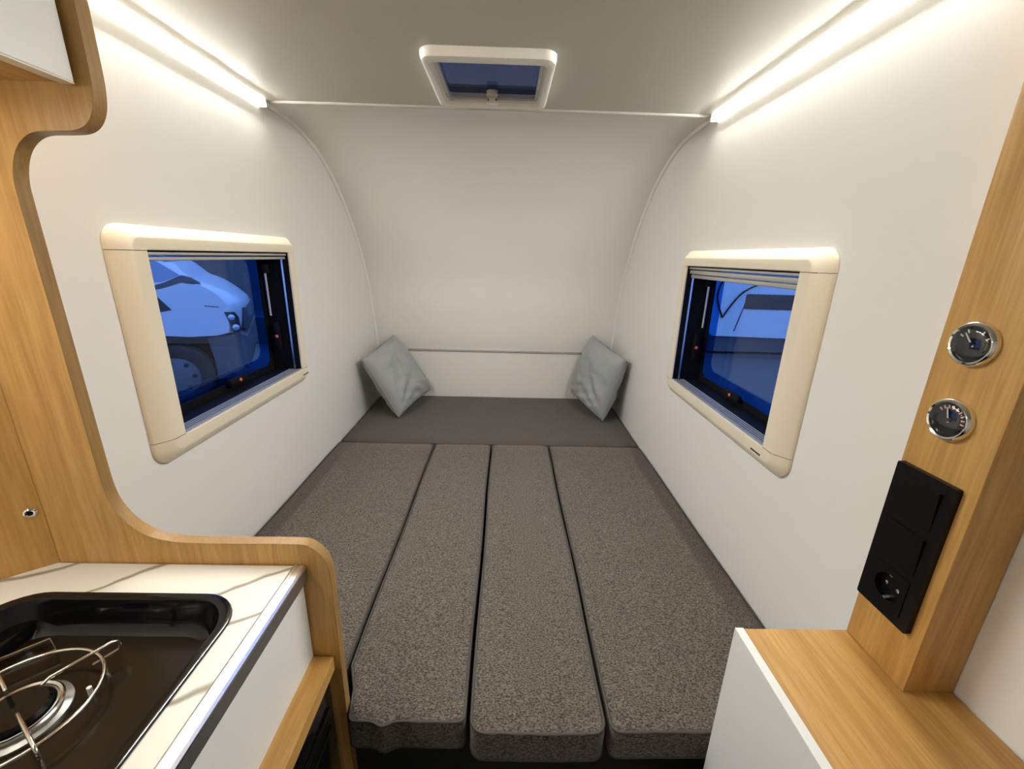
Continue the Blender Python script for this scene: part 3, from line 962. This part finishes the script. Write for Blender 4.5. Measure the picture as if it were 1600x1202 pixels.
def wheel(parent, fn0, R_, wid=.2):
    """fn0(a, c, h): a along the vehicle, c up, h into the vehicle"""
    w = MB().lathe([(R_ * .62, 0.0), (R_ * .66, -.012), (R_ * .92, -.012), (R_, .02), (R_, wid - .02), (R_ * .9, wid), (R_ * .3, wid)], fn0, 36).build('wheel', M['tyre'], parent, 40)
    MB().lathe([(R_ * .62, 0.0), (R_ * .60, .012), (R_ * .45, -.004), (R_ * .22, -.012), (R_ * .1, -.012)], fn0, 36).build('wheel_cover', M['hub'], w, 30)
    for k in range(7):
        a = 2 * PI * k / 7
        MB().lathe([(.026, -.001), (.024, -.012)], lambda p, q_, h: fn0(R_ * .46 * math.cos(a) + p, R_ * .46 * math.sin(a) + q_, h), 10).build('cover_hole', M['tyre'], w, 0)


# white van on the left, its near front corner at VA, heading away to the right
VA = Vector((-2.38, 2.50, 0))
th_ = math.radians(27)
VH, VN = Vector((math.cos(th_), math.sin(th_), 0)), Vector((-math.sin(th_), math.cos(th_), 0))
VF = lambda u, v, d: tuple(VA + VH * u + VN * d + Vector((0, 0, v)))
VW = 1.75
vo = VF(-2.2, ZG, VW / 2)
vn = thing('van', vo, 'white van with dark bumper parked beyond the left window', 'van')
side = catmull([(-4.6, -0.40, 0), (-4.6, 0.6, 0), (-4.5, 1.35, 0), (-4.0, 1.50, 0), (-2.6, 1.50, 0), (-1.9, 1.40, 0), (-1.30, 1.13, 0), (-0.643, 0.728, 0), (-0.426, 0.528, 0), (-0.315, 0.481, 0), (-0.143, 0.391, 0),
                (0.0, 0.285, 0), (0.056, 0.212, 0), (0.056, 0.116, 0), (0.03, -0.022, 0), (-0.009, -0.099, 0)], 4)
side = [(p.x, p.y) for p in side]
outline_v = side + [(-0.184, -0.128), (-0.481, -0.13), (-0.755, -0.10), (-1.1, -0.13), (-1.5, -0.40)]


def van_pt(u, v, t):
    """t 0..1 across; the flanks lean in towards the roof and the nose is rounded in plan"""
    lean = 0.12 * max(0, (v - 0.45)) / 1.1
    nose = 0.14 * max(0, min(1, (u + 0.45) / 0.5)) ** 2 * abs(2 * t - 1) ** 3 - 0.14 * max(0, min(1, (u + 0.45) / 0.5)) ** 2
    return VF(u - nose - 0.14 * max(0, min(1, (u + 0.45) / 0.5)) ** 2, v, lean + (VW - 2 * lean) * t)


b = MB()
ts = [0.0, 0.012, 0.05, 0.12, 0.25, 0.5, 0.75, 0.88, 0.95, 0.988, 1.0]
n = len(outline_v)
cx_, cz_ = -2.0, 0.45
rws = []
for t in ts:
    k = min(t, 1 - t)
    ins = 0.045 if k == 0 else (0.018 if k < .02 else (0.004 if k < .08 else 0))
    row = []
    for (u, v) in outline_v:
        du, dv = cx_ - u, cz_ - v
        l = math.hypot(du, dv)
        row.append(b.bm.verts.new(van_pt(u + du / l * ins, v + dv / l * ins, t)))
    rws.append(row)
for A, B in zip(rws, rws[1:]):
    for k in range(n):
        b.bm.faces.new((A[k], A[(k + 1) % n], B[(k + 1) % n], B[k]))
for rw in (rws[0], rws[-1]):
    tr = tessellate_polygon([[Vector((p[0], p[1], 0)) for p in outline_v]])
    for t in tr:
        b.bm.faces.new([rw[i] for i in t])
b.build('body', M['vanwhite'], vn, 40)
MB().prism([(-4.55, -0.38), (-1.5, -0.38), (-1.15, -0.14), (-1.12, -0.40), (-1.12, -0.60), (-4.55, -0.64)], [], .06, VW - .06, VF).build('side_skirt', M['greyclad'], vn, 0)
MB().prism([(-0.36, -0.14), (-0.02, -0.11), (0.05, -0.15), (0.06, -0.40), (0.0, -0.62), (-0.32, -0.66), (-0.32, -0.42)], [], .05, VW - .05, VF).build('bumper', M['greyclad'], vn, 0)
MB().prism([(-1.10, -0.14), (-0.34, -0.14), (-0.34, -0.25), (-1.10, -0.25)], [], .30, VW - .30, VF).build('arch_liner', M['greyclad'], vn, 0)
for wx in (-0.71, -3.7):
    for near in (0, 1):
        dd0 = .02 if near == 0 else VW - .02
        sg = 1 if near == 0 else -1
        wheel(vn, lambda a, c, h: VF(wx + a, -0.58 + c, dd0 + sg * h), 0.37)


def van_patch(name, poly, mat, off=.004, th=.05):
    return MB().prism(poly, [], -off, -off + th, VF).build(name, mat, vn, 0)


hl = van_patch('headlamp', [(-0.147, 0.159), (-0.042, 0.153), (-0.009, 0.081), (-0.004, -0.070), (-0.085, -0.093), (-0.101, 0.008)], M['darkglass'])
for (hx, hz, hr) in ((-0.080, 0.093, .036), (-0.050, -0.026, .038)):
    MB().lathe([(hr, 0), (hr * .95, .012), (hr * .5, .022)], lambda x, y, h: VF(hx + x, hz + y, -.004 - h), 20).build('headlamp_lens', M['lamp'], hl, 40)
van_patch('side_window', [(-2.6, 0.15), (-0.762, 0.171), (-0.627, 0.195), (-0.766, 0.394), (-1.25, 0.78), (-1.7, 0.98), (-2.6, 1.05)], M['darkglass'], .003, .10)
van_patch('bonnet_seam', [(-0.323, 0.238), (-0.184, 0.220), (-0.184, 0.211), (-0.323, 0.226)], M['greyclad'], .003, .01)
van_patch('windscreen_cowl', [(-0.807, 0.396), (-0.807, 0.443), (-0.643, 0.497), (-0.489, 0.573), (-0.403, 0.547), (-0.323, 0.486), (-0.387, 0.474), (-0.497, 0.494), (-0.643, 0.440)], M['greyclad'], .001, .06)
van_patch('quarter_window', [(-0.821, 0.453), (-0.643, 0.507), (-0.504, 0.578), (-0.643, 0.690), (-0.821, 0.825)], M['windscreen'], -.006, .08)
t0, t1 = Vector((-1.25, 1.115)), Vector((-0.62, 0.722))
nn = Vector((0.53, 0.85))
wsp = []
for (p_, ya, yb) in ((t0 + nn * .012, .22, VW - .22), (t1 + nn * .016, .10, VW - .10)):
    wsp += [(p_.x, p_.y, ya), (p_.x, p_.y, yb)]
wsp = wsp + [(x - nn.x * .02, z - nn.y * .02, y) for x, z, y in wsp]
b = MB()
b.faces([VF(*p) for p in wsp], [(0, 1, 3, 2), (6, 7, 5, 4), (0, 1, 5, 4), (1, 3, 7, 5), (3, 2, 6, 7), (2, 0, 4, 6)])
b.build('windscreen', M['windscreen'], vn, 0)
MB().prism([(0.06, 0.17), (0.085, 0.05), (0.06, -0.09), (0.0, -0.09), (0.02, 0.17)], [], .30, VW - .30, VF).build('grille', M['greyclad'], vn, 0)

# caravan on the right
cv = thing('caravan', (6.8, 6.9, ZG), 'white caravan with black window band parked beyond the right window', 'caravan')
CY0, CY1 = 5.82, 7.95
body_c = [(4.95, -0.56), (4.80, -0.40), (4.78, 0.9), (4.95, 1.35), (5.3, 1.6), (9.6, 1.6), (9.9, 1.3), (9.9, -0.5), (9.8, -0.57), (7.18, -0.58)]
arch_c = [(6.86 + .34 * math.cos(a), -0.72 + .30 * math.sin(a)) for a in [math.radians(25 + 130 * k / 12) for k in range(13)]]
MB().prism(body_c + arch_c + [(6.5, -0.585)], [], CY0, CY1, XZ).build('body', M['vanwhite'], cv, 0)
MB().prism(rrect(5.50, 7.6, -0.015, 0.28, .03, 4), [], CY0 - .012, CY0 + .03, XZ).build('window', M['darkglass'], cv, 0)
MB().prism([(5.36, -0.46), (5.385, -0.46), (5.56, 0.26), (5.535, 0.26)], [], CY0 - .006, CY0 + .02, XZ).build('body_seam', M['greyclad'], cv, 0)
MB().box(4.98, 9.7, CY0 + .12, CY1 - .1, -0.9, -0.57).build('underbody', M['greyclad'], cv, 0)
wheel(cv, lambda a, c, h: (6.86 + a, CY0 + .03 + h, ZG + .30 + c), 0.30)
wheel(cv, lambda a, c, h: (6.86 + a, CY1 - .03 - h, ZG + .30 + c), 0.30)
for lx in (5.4, 9.4):
    MB().box(lx - .03, lx + .03, CY0 + .3, CY0 + .36, ZG, -0.58).build('support_leg', M['greyclad'], cv, 0)
cb = catmull([(5.98, CY0 - .03, 0.62), (5.75, CY0 - .03, 0.49), (5.55, CY0 - .03, 0.40), (5.37, CY0 - .03, 0.27), (5.20, CY0 - .03, 0.03), (5.08, CY0 - .03, -0.19)], 6)
MB().tube(cb, .016, 6).build('cable', M['blackplastic'], cv, 60)
cb = catmull([(5.08, CY0 - .03, -0.19), (4.98, CY0 - .03, 0.03), (4.92, CY0 - .03, 0.22), (4.94, CY0 - .03, 0.42), (5.03, CY0 - .03, 0.60)], 6)
MB().tube(cb, .016, 6).build('cable', M['blackplastic'], cv, 60)
